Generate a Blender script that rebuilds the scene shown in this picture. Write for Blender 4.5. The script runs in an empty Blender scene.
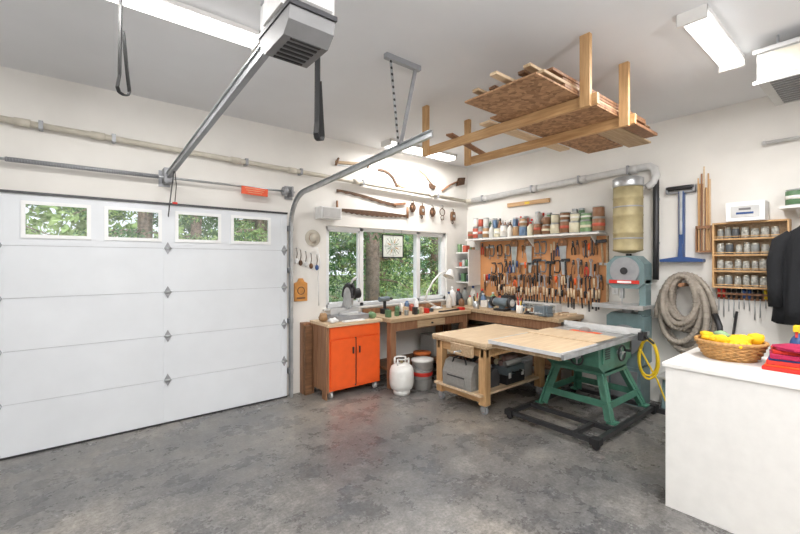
import bpy, bmesh, math, random
from mathutils import Matrix, Vector, Euler, noise
R=random.Random(7)
S=bpy.context.scene
S.view_settings.view_transform='Standard'
S.view_settings.look='None'
S.view_settings.exposure=0.2
S.view_settings.gamma=1.0

# ---------------- materials ----------------
def nt(name):
    m=bpy.data.materials.new(name); m.use_nodes=True
    t=m.node_tree; b=t.nodes['Principled BSDF']
    return m,t,b
def ramp(t,stops):
    r=t.nodes.new('ShaderNodeValToRGB')
    e=r.color_ramp.elements
    while len(e)>1: e.remove(e[0])
    e[0].position=stops[0][0]; e[0].color=(*stops[0][1],1)
    for p,c in stops[1:]:
        k=e.new(p); k.color=(*c,1)
    return r
def coords(t,scale=(1,1,1)):
    tc=t.nodes.new('ShaderNodeTexCoord'); mp=t.nodes.new('ShaderNodeMapping')
    mp.inputs['Scale'].default_value=scale
    t.links.new(tc.outputs['Object'],mp.inputs['Vector'])
    return mp
def noise_n(t,mp,scale,detail=4,rough=.55,dist=0):
    n=t.nodes.new('ShaderNodeTexNoise'); n.inputs['Scale'].default_value=scale
    n.inputs['Detail'].default_value=detail; n.inputs['Roughness'].default_value=rough; n.inputs['Distortion'].default_value=dist
    t.links.new(mp.outputs[0],n.inputs['Vector']); return n
_c={}
def mat(name,c,rough=.5,metal=0,var=.08,scale=12,bump=0,spec=.5):
    if name in _c: return _c[name]
    m,t,b=nt(name); mp=coords(t); n=noise_n(t,mp,scale)
    lo=tuple(x*(1-var) for x in c); hi=tuple(min(1,x*(1+var)) for x in c)
    r=ramp(t,[(.3,lo),(.7,hi)]); t.links.new(n.outputs['Fac'],r.inputs[0])
    t.links.new(r.outputs[0],b.inputs['Base Color'])
    b.inputs['Roughness'].default_value=rough; b.inputs['Metallic'].default_value=metal
    b.inputs['Specular IOR Level'].default_value=spec
    if bump:
        bp=t.nodes.new('ShaderNodeBump'); bp.inputs['Strength'].default_value=bump
        bp.inputs['Distance'].default_value=.01
        t.links.new(n.outputs['Fac'],bp.inputs['Height']); t.links.new(bp.outputs[0],b.inputs['Normal'])
    _c[name]=m; return m
def wood(name,c,d,sc=(1,12,12),rough=.55):
    m,t,b=nt(name); mp=coords(t,sc); n=noise_n(t,mp,3.5,6,.6)
    r=ramp(t,[(.3,d),(.5,tuple((a+e)/2 for a,e in zip(c,d))),(.65,c)])
    t.links.new(n.outputs['Fac'],r.inputs[0]); t.links.new(r.outputs[0],b.inputs['Base Color'])
    b.inputs['Roughness'].default_value=rough; return m
def emis(name,c,s):
    m,t,b=nt(name); b.inputs['Base Color'].default_value=(*c,1)
    b.inputs['Emission Color'].default_value=(*c,1); b.inputs['Emission Strength'].default_value=s
    return m
def glassy(name,c=(1,1,1),tr=.92):
    m,t,b=nt(name); t.nodes.remove(b)
    o=t.nodes['Material Output']; a=t.nodes.new('ShaderNodeBsdfTransparent'); g=t.nodes.new('ShaderNodeBsdfGlossy')
    a.inputs[0].default_value=(*c,1); g.inputs['Roughness'].default_value=.05
    x=t.nodes.new('ShaderNodeMixShader'); x.inputs[0].default_value=1-tr
    t.links.new(a.outputs[0],x.inputs[1]); t.links.new(g.outputs[0],x.inputs[2]); t.links.new(x.outputs[0],o.inputs[0])
    return m

M_wall=mat('wall_paint',(.82,.80,.765),.85,var=.03,scale=2.5,spec=.2)
M_ceil=mat('ceiling_paint',(.77,.78,.80),.9,var=.02,scale=2,spec=.2)
M_white=mat('white_paint',(.78,.77,.75),.45,var=.03)
M_door=mat('door_white_steel',(.73,.76,.80),.4,var=.03,scale=3)
M_doorline=mat('door_seam_gray',(.50,.52,.55),.5)
M_vinyl=mat('window_vinyl',(.85,.86,.87),.35,var=.01)
M_glass=glassy('window_glass')
M_black=mat('black_rubber',(.015,.015,.017),.6)
M_dark=mat('dark_metal',(.06,.06,.065),.4,.6)
M_steel=mat('galvanized_steel',(.5,.52,.54),.35,.8,var=.15)
M_gray=mat('gray_metal',(.33,.34,.36),.45,.3)
M_ltgray=mat('light_gray_plastic',(.6,.6,.6),.4)
M_offgray=mat('beige_gray_enamel',(.50,.50,.48),.45)
M_midgray=mat('mid_gray_plastic',(.20,.20,.205),.5)
M_iron=mat('cast_iron_top',(.52,.53,.53),.3,.4,var=.12)
M_pvc=mat('pvc_cream',(.58,.54,.46),.5)
M_orange=mat('orange_paint',(.88,.12,.02),.4,var=.05)
M_red=mat('red_paint',(.6,.03,.02),.4)
M_green=mat('machine_green',(.065,.20,.14),.4,var=.15)
M_blue=mat('blue_paint',(.03,.08,.24),.4)
M_bluegray=mat('blue_gray_paint',(.15,.19,.22),.45)
M_teal=mat('gray_teal_paint',(.17,.25,.26),.4)
M_yellow=mat('yellow_cloth',(.85,.50,.01),.8,bump=.4,scale=40)
M_ycord=mat('yellow_cord',(.8,.55,.02),.5)
M_brass=mat('yellow_canister',(.40,.34,.19),.55,.2,var=.18,scale=8)
M_wood=wood('bench_wood',(.56,.42,.27),(.38,.25,.14))
M_woodl=wood('pale_plywood',(.74,.58,.40),(.60,.44,.28))
M_woody=wood('pine_lumber_y',(.66,.42,.21),(.46,.26,.11),(12,1,12))
M_woodz=wood('pine_lumber_z',(.66,.42,.21),(.46,.26,.11),(12,12,1))
M_woodd=wood('dark_wood',(.24,.12,.055),(.10,.045,.02))
M_woodm=wood('brown_wood',(.36,.19,.10),(.20,.09,.045),(10,10,1))
M_peg=mat('pegboard_hardboard',(.58,.27,.11),.6,var=.12,scale=4)
M_rust=mat('rusty_iron',(.11,.06,.035),.7,.3,var=.3,scale=30)
M_hose=mat('gray_beige_hose',(.33,.29,.245),.55,var=.15)
M_jacket=mat('black_cloth',(.012,.013,.016),.9,bump=.3,scale=60)
M_redcloth=mat('red_cloth',(.55,.03,.02),.9,bump=.4,scale=60)
M_crim=mat('crimson_cloth',(.35,.01,.06),.9,bump=.4,scale=60)
M_bcloth=mat('blue_cloth',(.02,.06,.22),.9)
M_wick=mat('wicker',(.45,.24,.08),.6,var=.3,scale=50)
M_bag=mat('gray_canvas',(.28,.275,.26),.85,bump=.3,scale=40)
M_jar=mat('jar_glass',(.36,.36,.33),.1,var=.5,scale=40)
M_lid=mat('jar_lid',(.6,.58,.5),.35,.7)
M_led=emis('lamp_diffuser',(1,.98,.96),3.0)
M_paper=mat('white_paper',(.85,.85,.85),.6)
def osb():
    m,t,b=nt('osb_board'); mp=coords(t,(1,1,1)); v=t.nodes.new('ShaderNodeTexVoronoi'); v.inputs['Scale'].default_value=34
    t.links.new(mp.outputs[0],v.inputs['Vector'])
    r=ramp(t,[(0,(.24,.13,.065)),(.5,(.38,.21,.11)),(1,(.52,.31,.17))]); s=t.nodes.new('ShaderNodeSeparateColor')
    t.links.new(v.outputs['Color'],s.inputs[0]); t.links.new(s.outputs[0],r.inputs[0])
    t.links.new(r.outputs[0],b.inputs['Base Color']); b.inputs['Roughness'].default_value=.7; return m
M_osb=osb()
def concrete():
    m,t,b=nt('concrete_floor'); mp=coords(t)
    n1=noise_n(t,mp,.6,5,.55); n2=noise_n(t,mp,3.0,9,.68); n3=noise_n(t,mp,48,5,.75); n5=noise_n(t,mp,13,6,.7)
    r1=ramp(t,[(.38,(.112,.113,.117)),(.50,(.168,.163,.158)),(.62,(.262,.242,.218))]); t.links.new(n1.outputs['Fac'],r1.inputs[0])
    r2=ramp(t,[(.36,(.74,.75,.77)),(.5,(1,.99,.98)),(.64,(1.27,1.24,1.20))]); t.links.new(n2.outputs['Fac'],r2.inputs[0])
    r3=ramp(t,[(.38,(.70,.70,.70)),(.62,(1.27,1.27,1.27))]); t.links.new(n3.outputs['Fac'],r3.inputs[0])
    r5=ramp(t,[(.38,(.80,.80,.80)),(.62,(1.2,1.2,1.2))]); t.links.new(n5.outputs['Fac'],r5.inputs[0])
    prev=r1.outputs[0]
    for rr_ in(r2,r3,r5):
        a=t.nodes.new('ShaderNodeMix'); a.data_type='RGBA'; a.blend_type='MULTIPLY'; a.inputs[0].default_value=1
        t.links.new(prev,a.inputs[6]); t.links.new(rr_.outputs[0],a.inputs[7]); prev=a.outputs[2]
    t.links.new(prev,b.inputs['Base Color'])
    rr=ramp(t,[(.38,(.20,.20,.20)),(.62,(.42,.42,.42))]); t.links.new(n2.outputs['Fac'],rr.inputs[0]); t.links.new(rr.outputs[0],b.inputs['Roughness'])
    bp=t.nodes.new('ShaderNodeBump'); bp.inputs['Strength'].default_value=.12; bp.inputs['Distance'].default_value=.01
    t.links.new(n5.outputs['Fac'],bp.inputs['Height']); t.links.new(bp.outputs[0],b.inputs['Normal'])
    return m
M_conc=concrete()

# ---------------- builder ----------------
class B:
    def __init__(s,name): s.name=name; s.bm=bmesh.new(); s.mats=[]; s.M=Matrix()
    def mi(s,m):
        if m not in s.mats: s.mats.append(m)
        return s.mats.index(m)
    def add(s,vs,fs,m,smooth=False):
        bv=[s.bm.verts.new(s.M@Vector(v)) for v in vs]; i=s.mi(m)
        for f in fs:
            try: fc=s.bm.faces.new([bv[k] for k in f])
            except ValueError: continue
            fc.material_index=i; fc.smooth=smooth
        return bv
    def box(s,x0,x1,y0,y1,z0,z1,m):
        v=[(x,y,z) for x in(x0,x1) for y in(y0,y1) for z in(z0,z1)]
        s.add(v,[(0,1,3,2),(4,6,7,5),(0,4,5,1),(2,3,7,6),(0,2,6,4),(1,5,7,3)],m)
    def rbox(s,c,sz,m,rot=(0,0,0)):
        o=s.M.copy(); s.M=s.M@Matrix.Translation(c)@Euler(rot).to_matrix().to_4x4()
        x,y,z=[k/2 for k in sz]; s.box(-x,x,-y,y,-z,z,m); s.M=o
    def beam(s,p0,p1,w,h,m,up=(0,0,1)):
        p0=Vector(p0);p1=Vector(p1);d=(p1-p0).normalized();u=Vector(up)
        if abs(d.dot(u))>.98:u=Vector((1,0,0))
        a=d.cross(u).normalized();u=a.cross(d)
        v=[p+a*i*w/2+u*j*h/2 for p in(p0,p1) for i in(-1,1) for j in(-1,1)]
        s.add(v,[(0,1,3,2),(4,6,7,5),(0,4,5,1),(2,3,7,6),(0,2,6,4),(1,5,7,3)],m)
    def cyl(s,p0,p1,r,m,r2=None,n=16):
        p0=Vector(p0);p1=Vector(p1);r2=r if r2 is None else r2
        d=(p1-p0).normalized();u=Vector((0,0,1)) if abs(d.z)<.9 else Vector((1,0,0))
        a=d.cross(u).normalized();b=d.cross(a)
        vs=[];
        for p,q in((p0,r),(p1,r2)):
            for i in range(n):
                t=2*math.pi*i/n; vs.append(p+(a*math.cos(t)+b*math.sin(t))*q)
        bv=s.add(vs,[(i,(i+1)%n,n+(i+1)%n,n+i) for i in range(n)],m,True)
        k=s.mi(m)
        for q in(bv[:n][::-1],bv[n:]):
            f=s.bm.faces.new(q); f.material_index=k
    def tube(s,pts,r,m,n=8,closed=False,prof=None):
        P=[Vector(p) for p in pts];L=len(P);vs=[]
        a=None
        for i,p in enumerate(P):
            if closed: d=P[(i+1)%L]-P[i-1]
            else: d=P[min(i+1,L-1)]-P[max(i-1,0)]
            d=d.normalized()
            if a is None:
                u=Vector((0,0,1)) if abs(d.z)<.9 else Vector((1,0,0)); a=d.cross(u).normalized()
            else:
                a=(a-d*a.dot(d)).normalized()
            b=d.cross(a); rr=r[i] if isinstance(r,(list,tuple)) else r
            for k in range(n):
                t=2*math.pi*k/n; vs.append(p+(a*math.cos(t)+b*math.sin(t))*rr)
        fs=[]
        for i in range(L if closed else L-1):
            j=(i+1)%L
            for k in range(n): fs.append((i*n+k,i*n+(k+1)%n,j*n+(k+1)%n,j*n+k))
        if not closed: fs+= [tuple(range(n))[::-1],tuple(range((L-1)*n,L*n))]
        s.add(vs,fs,m,True)
    def lathe(s,c,prof,m,n=20):
        c=Vector(c);vs=[]
        for r,z in prof:
            for i in range(n):
                t=2*math.pi*i/n; vs.append(c+Vector((r*math.cos(t),r*math.sin(t),z)))
        fs=[]
        for j in range(len(prof)-1):
            for i in range(n): fs.append((j*n+i,j*n+(i+1)%n,(j+1)*n+(i+1)%n,(j+1)*n+i))
        bv=s.add(vs,fs,m,True);k=s.mi(m)
        for q in(bv[:n][::-1],bv[-n:]):
            try:
                f=s.bm.faces.new(q); f.material_index=k
            except ValueError: pass
    def prism(s,pts,ax,a0,a1,m):
        n=len(pts);vs=[]
        for a in(a0,a1):
            for p,q in pts:
                vs.append({'x':(a,p,q),'y':(p,a,q),'z':(p,q,a)}[ax])
        s.add(vs,[tuple(range(n))[::-1],tuple(range(n,2*n))]+[(i,(i+1)%n,n+(i+1)%n,n+i) for i in range(n)],m)
    def ball(s,c,r,m,amp=0,seed=0,u=16,v=10):
        if not isinstance(r,(tuple,list)): r=(r,r,r)
        vs=[];c=Vector(c)
        for j in range(v+1):
            ph=math.pi*j/v
            for i in range(u):
                t=2*math.pi*i/u; d=Vector((math.sin(ph)*math.cos(t),math.sin(ph)*math.sin(t),math.cos(ph)))
                k=1+amp*noise.noise(d*2.2+Vector((seed,seed*.7,0)))
                vs.append(c+Vector((d.x*r[0],d.y*r[1],d.z*r[2]))*k)
        s.add(vs,[(j*u+i,j*u+(i+1)%u,(j+1)*u+(i+1)%u,(j+1)*u+i) for j in range(v) for i in range(u)],m,True)
    def ring(s,c,R1,r,m,ax='z',n=24,k=6,sc=(1,1)):
        pts=[]
        for i in range(n):
            t=2*math.pi*i/n;x=math.cos(t)*R1*sc[0];y=math.sin(t)*R1*sc[1]
            pts.append(Vector(c)+Vector({'z':(x,y,0),'x':(0,x,y),'y':(x,0,y)}[ax]))
        s.tube(pts,r,m,k,True)
    def done(s,bevel=0,seg=2):
        bmesh.ops.remove_doubles(s.bm,verts=s.bm.verts,dist=1e-6)
        bmesh.ops.recalc_face_normals(s.bm,faces=s.bm.faces)
        me=bpy.data.meshes.new(s.name); s.bm.to_mesh(me); s.bm.free()
        for m in s.mats: me.materials.append(m)
        o=bpy.data.objects.new(s.name,me); S.collection.objects.link(o)
        if bevel:
            b=o.modifiers.new('bevel','BEVEL'); b.width=bevel; b.segments=seg; b.limit_method='ANGLE'; b.angle_limit=.7
        return o
YG=4.59; XR=5.18; H=3.2
NW=Matrix(((1,0,0,0),(0,-1,0,YG-.001),(0,0,1,0),(0,0,0,1)))   # local (x, out, z) on north wall
EW=Matrix(((0,-1,0,XR-.001),(1,0,0,0),(0,0,1,0),(0,0,0,1)))   # local (y, out, z) on east wall
T=Matrix.Translation
def RY(a): return Matrix.Rotation(a,4,'Y')

# ---------------- room ----------------
X0=-2.2;Y0=-3.0
b=B('floor'); b.box(X0-.15,XR+.2,Y0-.15,YG+.2,-.12,0,M_conc); b.done()
b=B('ceiling'); b.box(X0-.15,XR+.2,Y0-.15,YG+.2,H,H+.15,M_ceil); b.done()
b=B('wall_east'); b.box(XR,XR+.2,Y0,YG+.2,0,H,M_wall); b.done()
b=B('wall_west'); b.box(X0-.15,X0,Y0,YG+.2,0,H,M_wall); b.done()
b=B('wall_south'); b.box(X0,XR,Y0-.15,Y0,0,H,M_wall); b.done()
b=B('wall_north')
y0,y1=YG,YG+.2
b.box(X0,-.49,y0,y1,0,H,M_wall); b.box(-.49,1.89,y0,y1,2.12,H,M_wall); b.box(1.89,2.49,y0,y1,0,H,M_wall)
b.box(2.49,4.69,y0,y1,0,1.0,M_wall); b.box(2.49,4.69,y0,y1,2.07,H,M_wall); b.box(4.69,XR,y0,y1,0,H,M_wall)
b.done()

# garage door
b=B('garage_door'); dy0,dy1=4.535,4.575; L,Rr=-.54,1.94; h=.434
for k in range(4): b.box(L,Rr,dy0,dy1,.012+k*h if k==0 else k*h+.0025,(k+1)*h-.0025,M_door)
b.box(L+.01,Rr-.01,dy0+.006,dy1,.01,4*h+.01,M_doorline)
wins=[(-.34,.08),(.215,.63),(.785,1.18),(1.32,1.72)]; wz0,wz1=1.82,2.09
b.box(L,Rr,dy0,dy1,4*h+.0025,wz0,M_door); b.box(L,Rr,dy0,dy1,wz1,2.165,M_door)
xs=[L]+[q for w in wins for q in w]+[Rr]
for i in range(0,10,2): b.box(xs[i],xs[i+1],dy0,dy1,wz0,wz1,M_door)
for x0,x1 in wins:
    for (a,c,d,e) in((x0-.02,x1+.02,wz0-.02,wz0+.01),(x0-.02,x1+.02,wz1-.01,wz1+.02),(x0-.02,x0+.01,wz0+.01,wz1-.01),(x1-.01,x1+.02,wz0+.01,wz1-.01)):
        b.box(a,c,dy0-.012,dy0,d,e,M_vinyl)
    b.box(x0,x1,dy0+.02,dy0+.024,wz0,wz1,M_glass)
for x in (.70,L+.04,Rr-.04):
    b.box(x-.035,x+.035,dy0-.006,dy0,.02,wz0-.03 if x==.70 else 2.15,M_door)
    for k in range(1,5):
        z=k*h
        b.prism([(x-.032,z),(x,z+.06),(x+.032,z),(x,z-.06)],'y',dy0-.018,dy0-.006,M_gray)
        b.cyl((x-.03,dy0-.020,z),(x+.03,dy0-.020,z),.009,M_steel)
b.box(L,Rr,dy0-.012,dy1,0,.014,M_black)
b.box(L,Rr,dy0-.02,dy1,2.165,2.185,M_dark)
b.done()
# tracks
for xt in(1.985,-.585):
    b=B('garage_door_track')
    pts=[(4.50,.0),(4.50,2.02)]+[(4.12+.38*math.cos(a),2.02+.37*math.sin(a)) for a in [math.pi/2*i/10 for i in range(1,11)]]+[(2.085,2.52)]
    for i in range(len(pts)-1):
        p,q=pts[i],pts[i+1]
        b.beam((xt,p[0],p[1]),(xt,q[0],q[1]),.012,.05,M_steel,up=(0,.7,.7))
        for s_ in(-.025,.025):
            d=Vector((0,q[0]-p[0],q[1]-p[1])).normalized(); nn=Vector((0,-d.z,d.y))*s_
            b.beam(Vector((xt-.012,p[0],p[1]))+nn,Vector((xt-.012,q[0],q[1]))+nn,.03,.004,M_steel,up=(nn.normalized()))
    for z in(.3,.9,1.5,2.0): b.box(xt-.03,xt+.02,4.50,YG,z-.03,z+.03,M_gray)
    b.beam((xt-.15,2.45,H-.02),(xt+.2,2.45,H-.02),.04,.04,M_gray)
    b.beam((xt+.16,2.45,H-.03),(xt,2.45,2.51),.03,.005,M_gray,up=(0,1,0))
    b.beam((xt+.16,2.463,H-.03),(xt,2.463,2.51),.005,.03,M_gray,up=(0,1,0))
    b.beam((xt-.10,2.45,H-.03),(xt-.02,2.45,2.51),.024,.004,M_steel,up=(0,1,0))
    for i in range(14):
        f=i/14+.03; b.cyl((xt-.10+.08*f,2.446,H-.03-.67*f),(xt-.10+.08*f,2.454,H-.03-.67*f),.011,M_dark,n=8)
    b.done()
# torsion shaft
b=B('garage_door_torsion_spring')
b.cyl((-.7,4.50,2.43),(2.02,4.50,2.43),.012,M_steel)
b.cyl((-.45,4.50,2.43),(.62,4.50,2.43),.019,M_gray)
for i in range(60): b.ring((-.44+i*.0178,4.50,2.43),.020,.003,M_gray,'x',12,4)
for x in(-.65,.68,1.98):
    b.box(x-.01,x+.01,4.46,YG,2.37,2.49,M_gray); b.box(x-.05,x+.05,YG-.008,YG,2.35,2.51,M_gray)
for x in(-.6,1.9): b.cyl((x-.025,4.50,2.43),(x+.025,4.50,2.43),.05,M_gray,n=20)
b.done()
b=B('warning_tag'); b.rbox((1.54,4.475,2.385),(.29,.012,.085),mat('tag_red_orange',(.8,.12,.05),.6),(0,.03,0)); 
for i in range(3): b.rbox((1.54,4.468,2.41-i*.022),(.22-.03*i,.003,.007),mat('tag_text',(.8,.4,.25),.6),(0,.03,0))
b.done()

# opener
b=B('garage_door_opener')
b.beam((.70,4.50,2.44),(.72,1.74,2.645),.035,.04,M_gray); b.beam((.70,4.5,2.465),(.72,1.74,2.667),.055,.006,M_steel)
b.box(.66,.74,4.45,YG,2.38,2.52,M_gray)
b.beam((.70,4.2,2.45),(.70,4.50,2.05),.03,.006,M_dark,up=(1,0,0))
b.tube([(.70,4.15,2.43),(.71,4.14,2.3),(.70,4.15,2.15)],.004,M_black); b.cyl((.68,4.15,2.14),(.72,4.15,2.14),.010,M_red)
ox0,ox1=.63,.82
b.prism([(1.44,2.75),(1.44,2.60),(1.76,2.60),(1.76,2.71),(1.72,2.75)],'x',ox0,ox1,M_ltgray)
b.box(ox0-.008,ox1+.008,1.43,1.77,2.58,2.60,M_dark)
b.prism([(1.44,2.58),(1.45,2.53),(1.50,2.49),(1.70,2.49),(1.75,2.53),(1.76,2.58)],'x',ox0-.003,ox1+.003,M_midgray)
b.prism([(1.425,2.74),(1.425,2.61),(1.44,2.605),(1.44,2.745)],'x',ox0+.015,ox1-.015,M_paper)
b.prism([(1.50,2.74),(1.50,2.61),(1.70,2.61),(1.70,2.74)],'x',ox0-.012,ox0,M_paper)
for i in range(9): b.box(ox1,ox1+.003,1.47+i*.03,1.485+i*.03,2.63,2.71,M_midgray)
for i in range(6): b.box(ox0+.03,ox1-.03,1.50+i*.035,1.515+i*.035,2.485,2.491,M_black)
for y in(1.50,1.70):
    for x in(ox0-.014,ox1+.004): b.beam((x,y,2.70),(x,y,H),.03,.005,M_gray)
b.done(.005)
def strap(x,y,zb,w):
    b=B('hanging_strap'); b.M=T((x,y,0))@Matrix.Rotation(.55,4,'Z')
    pts=[(-.012,H),(-.014,H-.1),(-.022,zb+.1),(-.034,zb+.03),(-.024,zb+.006),(0,zb),(.024,zb+.006),(.034,zb+.03),(.022,zb+.12),(-.002,zb+.35)]
    for i in range(len(pts)-1):
        p,q=pts[i],pts[i+1]; b.beam((p[0],0,p[1]),(q[0],0,q[1]),w,.006,M_black,up=(1,0,.01))
    b.box(-.03,.01,-.02,.02,H-.01,H,M_steel); b.done()
strap(.20,2.67,2.52,.022); strap(1.13,2.17,2.33,.035)

# lights
def fix(name,x0,x1,yc,w=.20,e=30,vis=True):
    b=B(name); z=H
    b.box(x0,x1,yc-w/2,yc+w/2,z-.03,z,M_white)
    b.prism([(yc-w/2+.01,z-.03),(yc+w/2-.01,z-.03),(yc+w/2-.03,z-.075),(yc-w/2+.03,z-.075)],'x',x0+.02,x1-.02,M_led)
    b.box(x0-.004,x0+.02,yc-w/2,yc+w/2,z-.08,z,M_white); b.box(x1-.02,x1+.004,yc-w/2,yc+w/2,z-.08,z,M_white)
    o=b.done()
    ld=bpy.data.lights.new('tube_light','AREA'); ld.shape='RECTANGLE'; ld.size=x1-x0-.05; ld.size_y=w-.06; ld.energy=e; ld.color=(1,.98,.95)
    lo=bpy.data.objects.new('tube_light',ld); S.collection.objects.link(lo); lo.location=((x0+x1)/2,yc,z-.08); lo.parent=o
E=36
fix('added_fill_fixture',-.22,1.0,2.84,.15,E)
fix('added_fill_fixture',3.03,4.03,.81,.16,E*.8)
fix('added_fill_fixture',3.15,4.40,4.2,.2,E*.9)
fix('added_fill_fixture',-.6,.63,.3,.2,E)  # this and the next three are unseen fixtures, added for front fill
fix('added_fill_fixture',2.0,3.23,-1.6,.2,E)
fix('added_fill_fixture',-1.2,.03,-1.8,.2,E)
fix('added_fill_fixture',1.2,2.4,-.2,.2,E)
# unseen fill lamps on stands, added behind the camera to brighten the ceiling
def stand(x,y,e,tilt):
    b=B('added_fill_stand')
    for k in range(3):
        a=k*2.094; b.cyl((x+.45*math.cos(a),y+.45*math.sin(a),.012),(x,y,.7),.011,M_black,n=8)
    b.cyl((x,y,.3),(x,y,1.75),.014,M_black); b.cyl((x,y,1.75),(x,y,1.95),.05,M_midgray)
    b.lathe((x,y,1.95),[(.05,0),(.16,.14),(.165,.14),(.055,-.01)],M_ltgray,24)
    o=b.done()
    ld=bpy.data.lights.new('added_fill_lamp','SPOT'); ld.energy=e; ld.spot_size=math.radians(150); ld.spot_blend=1; ld.shadow_soft_size=.1; ld.color=(.97,.98,1)
    lo=bpy.data.objects.new('added_fill_lamp',ld); S.collection.objects.link(lo); lo.location=(x,y,2.1); lo.rotation_euler=(math.pi-tilt[0],tilt[1],0); lo.parent=o
stand(-1.3,-.9,220,(.45,.0)); stand(1.6,-1.6,250,(.5,0))

# ---------------- pipes ----------------
b=B('dust_pipe')
b.cyl((-1.5,4.53,2.78),(5.08,4.53,2.62),.027,M_pvc)
for x in(-.35,.15,1.35,2.0,2.9,4.3):
    z=2.78-.16*(x+1.5)/6.58
    b.cyl((x-.05,4.53,z),(x+.05,4.53,z),.034,M_pvc); b.box(x+.10,x+.13,4.5,YG-.001,z-.035,z+.035,M_gray)
b.done()
b=B('dust_pipe')
b.tube([(5.082,4.53,2.62),(5.11,4.51,2.62),(5.124,4.47,2.62),(5.125,4.4,2.62)],.036,M_pvc,12)
b.tube([(5.125,4.42,2.62),(5.125,1.85,2.70),(5.12,1.77,2.70),(5.11,1.72,2.66),(5.10,1.70,2.58),(5.09,1.72,2.50),(5.06,1.78,2.45)],.043,M_ltgray,14)
for y in(4.2,3.3,2.6,2.0): 
    z=2.62+.08*(4.42-y)/2.57; b.box(5.08,XR-.001,y-.012,y+.012,z-.05,z+.05,M_gray); b.cyl((5.125,y-.1,z),(5.125,y-.03,z),.049,M_ltgray)
b.done()
b=B('dust_collector_canister')
cx,cy=4.93,1.93
b.lathe((cx,cy,1.72),[(.05,-.02),(.12,0),(.152,.01),(.157,.02),(.152,.03),(.152,.20),(.158,.21),(.152,.22),(.152,.40),(.158,.41),(.152,.42),(.152,.60),(.158,.61),(.152,.62),(.152,.74)],M_brass,28)
b.lathe((cx,cy,1.72),[(.156,.735),(.16,.745),(.16,.83),(.13,.85),(.02,.86)],M_steel,28)
b.cyl((5.0,1.82,2.45),(4.93,1.93,2.47),.045,M_ltgray)
b.box(4.99,XR-.001,1.90,1.96,1.76,1.79,M_steel); b.box(4.99,XR-.001,1.90,1.96,2.4,2.43,M_steel)
for z in (1.86,2.22): b.lathe((cx,cy,z),[(.153,0),(.1545,.001),(.1545,.015),(.153,.016)],M_gray,28)
b.tube([(5.10,1.70,2.62),(5.10,1.70,2.2),(5.1,1.70,1.9),(5.09,1.70,1.4)],.032,M_dark)
for z in(2.3,1.8): b.box(5.09,XR-.001,1.685,1.715,z,z+.03,M_steel)
b.done()

# ---------------- window ----------------
b=B('window_1'); x0,x1,z0,z1=2.49,4.69,1.0,2.07
f=.045; a,c=4.63,4.71
b.box(x0,x1,a,c,z0,z0+f,M_vinyl); b.box(x0,x1,a,c,z1-f,z1,M_vinyl); b.box(x0,x0+f,a,c,z0,z1,M_vinyl); b.box(x1-f,x1,a,c,z0,z1,M_vinyl)
for m in(3.06,4.10): b.box(m-.03,m+.03,a,c,z0,z1,M_vinyl)
for p,q in((x0+f,3.03),(4.13,x1-f)):
    for (e,g,i,j) in((p,q,z0+f,z0+f+.025),(p,q,z1-f-.025,z1-f),(p,p+.025,z0+f,z1-f),(q-.025,q,z0+f,z1-f)): b.box(e,g,a+.012,a+.05,i,j,M_vinyl)
b.box(x0+f,x1-f,a+.03,a+.034,z0+f,z1-f,M_glass)
b.done(.003)
b=B('trim_1'); b.box(2.44,4.74,4.55,4.66,.975,1.0,M_white); b.done(.003)
b=B('stained_glass_suncatcher')
sx0,sx1,sz0,sz1=3.40,3.79,1.66,2.0; yy=4.612
for (e,g,i,j) in((sx0,sx1,sz0,sz0+.015),(sx0,sx1,sz1-.015,sz1),(sx0,sx0+.015,sz0,sz1),(sx1-.015,sx1,sz0,sz1)): b.box(e,g,yy-.006,yy+.006,i,j,M_dark)
mg1=mat('pale_glass',(.75,.78,.74),.2); mg2=mat('amber_glass',(.5,.3,.1),.2); mg3=mat('green_glass',(.2,.35,.22),.2)
b.box(sx0+.015,sx1-.015,yy-.002,yy+.002,sz0+.015,sz1-.015,mg1)
mx,mz=(sx0+sx1)/2,(sz0+sz1)/2
for r in(.04,.09,.14): b.ring((mx,yy,mz),r,.003,M_dark,'y',24,4)
for k in range(8):
    t=k*math.pi/4; b.beam((mx+.02*math.cos(t),yy,mz+.02*math.sin(t)),(mx+.16*math.cos(t),yy,mz+.16*math.sin(t)),.005,.005,M_dark)
    t+=.39; b.prism([(mx+.05*math.cos(t-.2),mz+.05*math.sin(t-.2)),(mx+.13*math.cos(t),mz+.13*math.sin(t)),(mx+.05*math.cos(t+.2),mz+.05*math.sin(t+.2))],'y',yy-.004,yy+.004,mg2 if k%2 else mg3)
for x in(sx0+.03,sx1-.03): b.cyl((x,yy,sz1),(x,yy,2.07),.002,M_dark,n=6)
b.done()

# ---------------- north wall decor ----------------
b=B('wall_speaker'); b.box(2.33,2.62,4.42,YG-.001,2.14,2.29,M_paper); b.box(2.35,2.60,4.412,4.42,2.155,2.275,M_ltgray); b.done(.01)
b=B('hanging_sun_hat')
b.M=NW@T((2.30,0,1.90))
for r0,r1,d0,d1 in((.10,.055,.006,.012),(.055,.05,.012,.05),(.05,.001,.05,.062)):
    n=28; vs=[(r*math.cos(2*math.pi*i/n),d,r*1.05*math.sin(2*math.pi*i/n)) for r,d in((r0,d0),(r1,d1)) for i in range(n)]
    b.add(vs,[(i,(i+1)%n,n+(i+1)%n,n+i) for i in range(n)],M_pvc,True)
b.ring((0,.006,0),.10,.005,M_pvc,'y',28); b.ring((0,.02,0),.055,.004,M_woodm,'y',28); b.cyl((0,0,0),(0,.05,0),.005,M_steel,n=8); b.done()
b=B('wooden_wall_plaque'); b.M=NW
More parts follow.
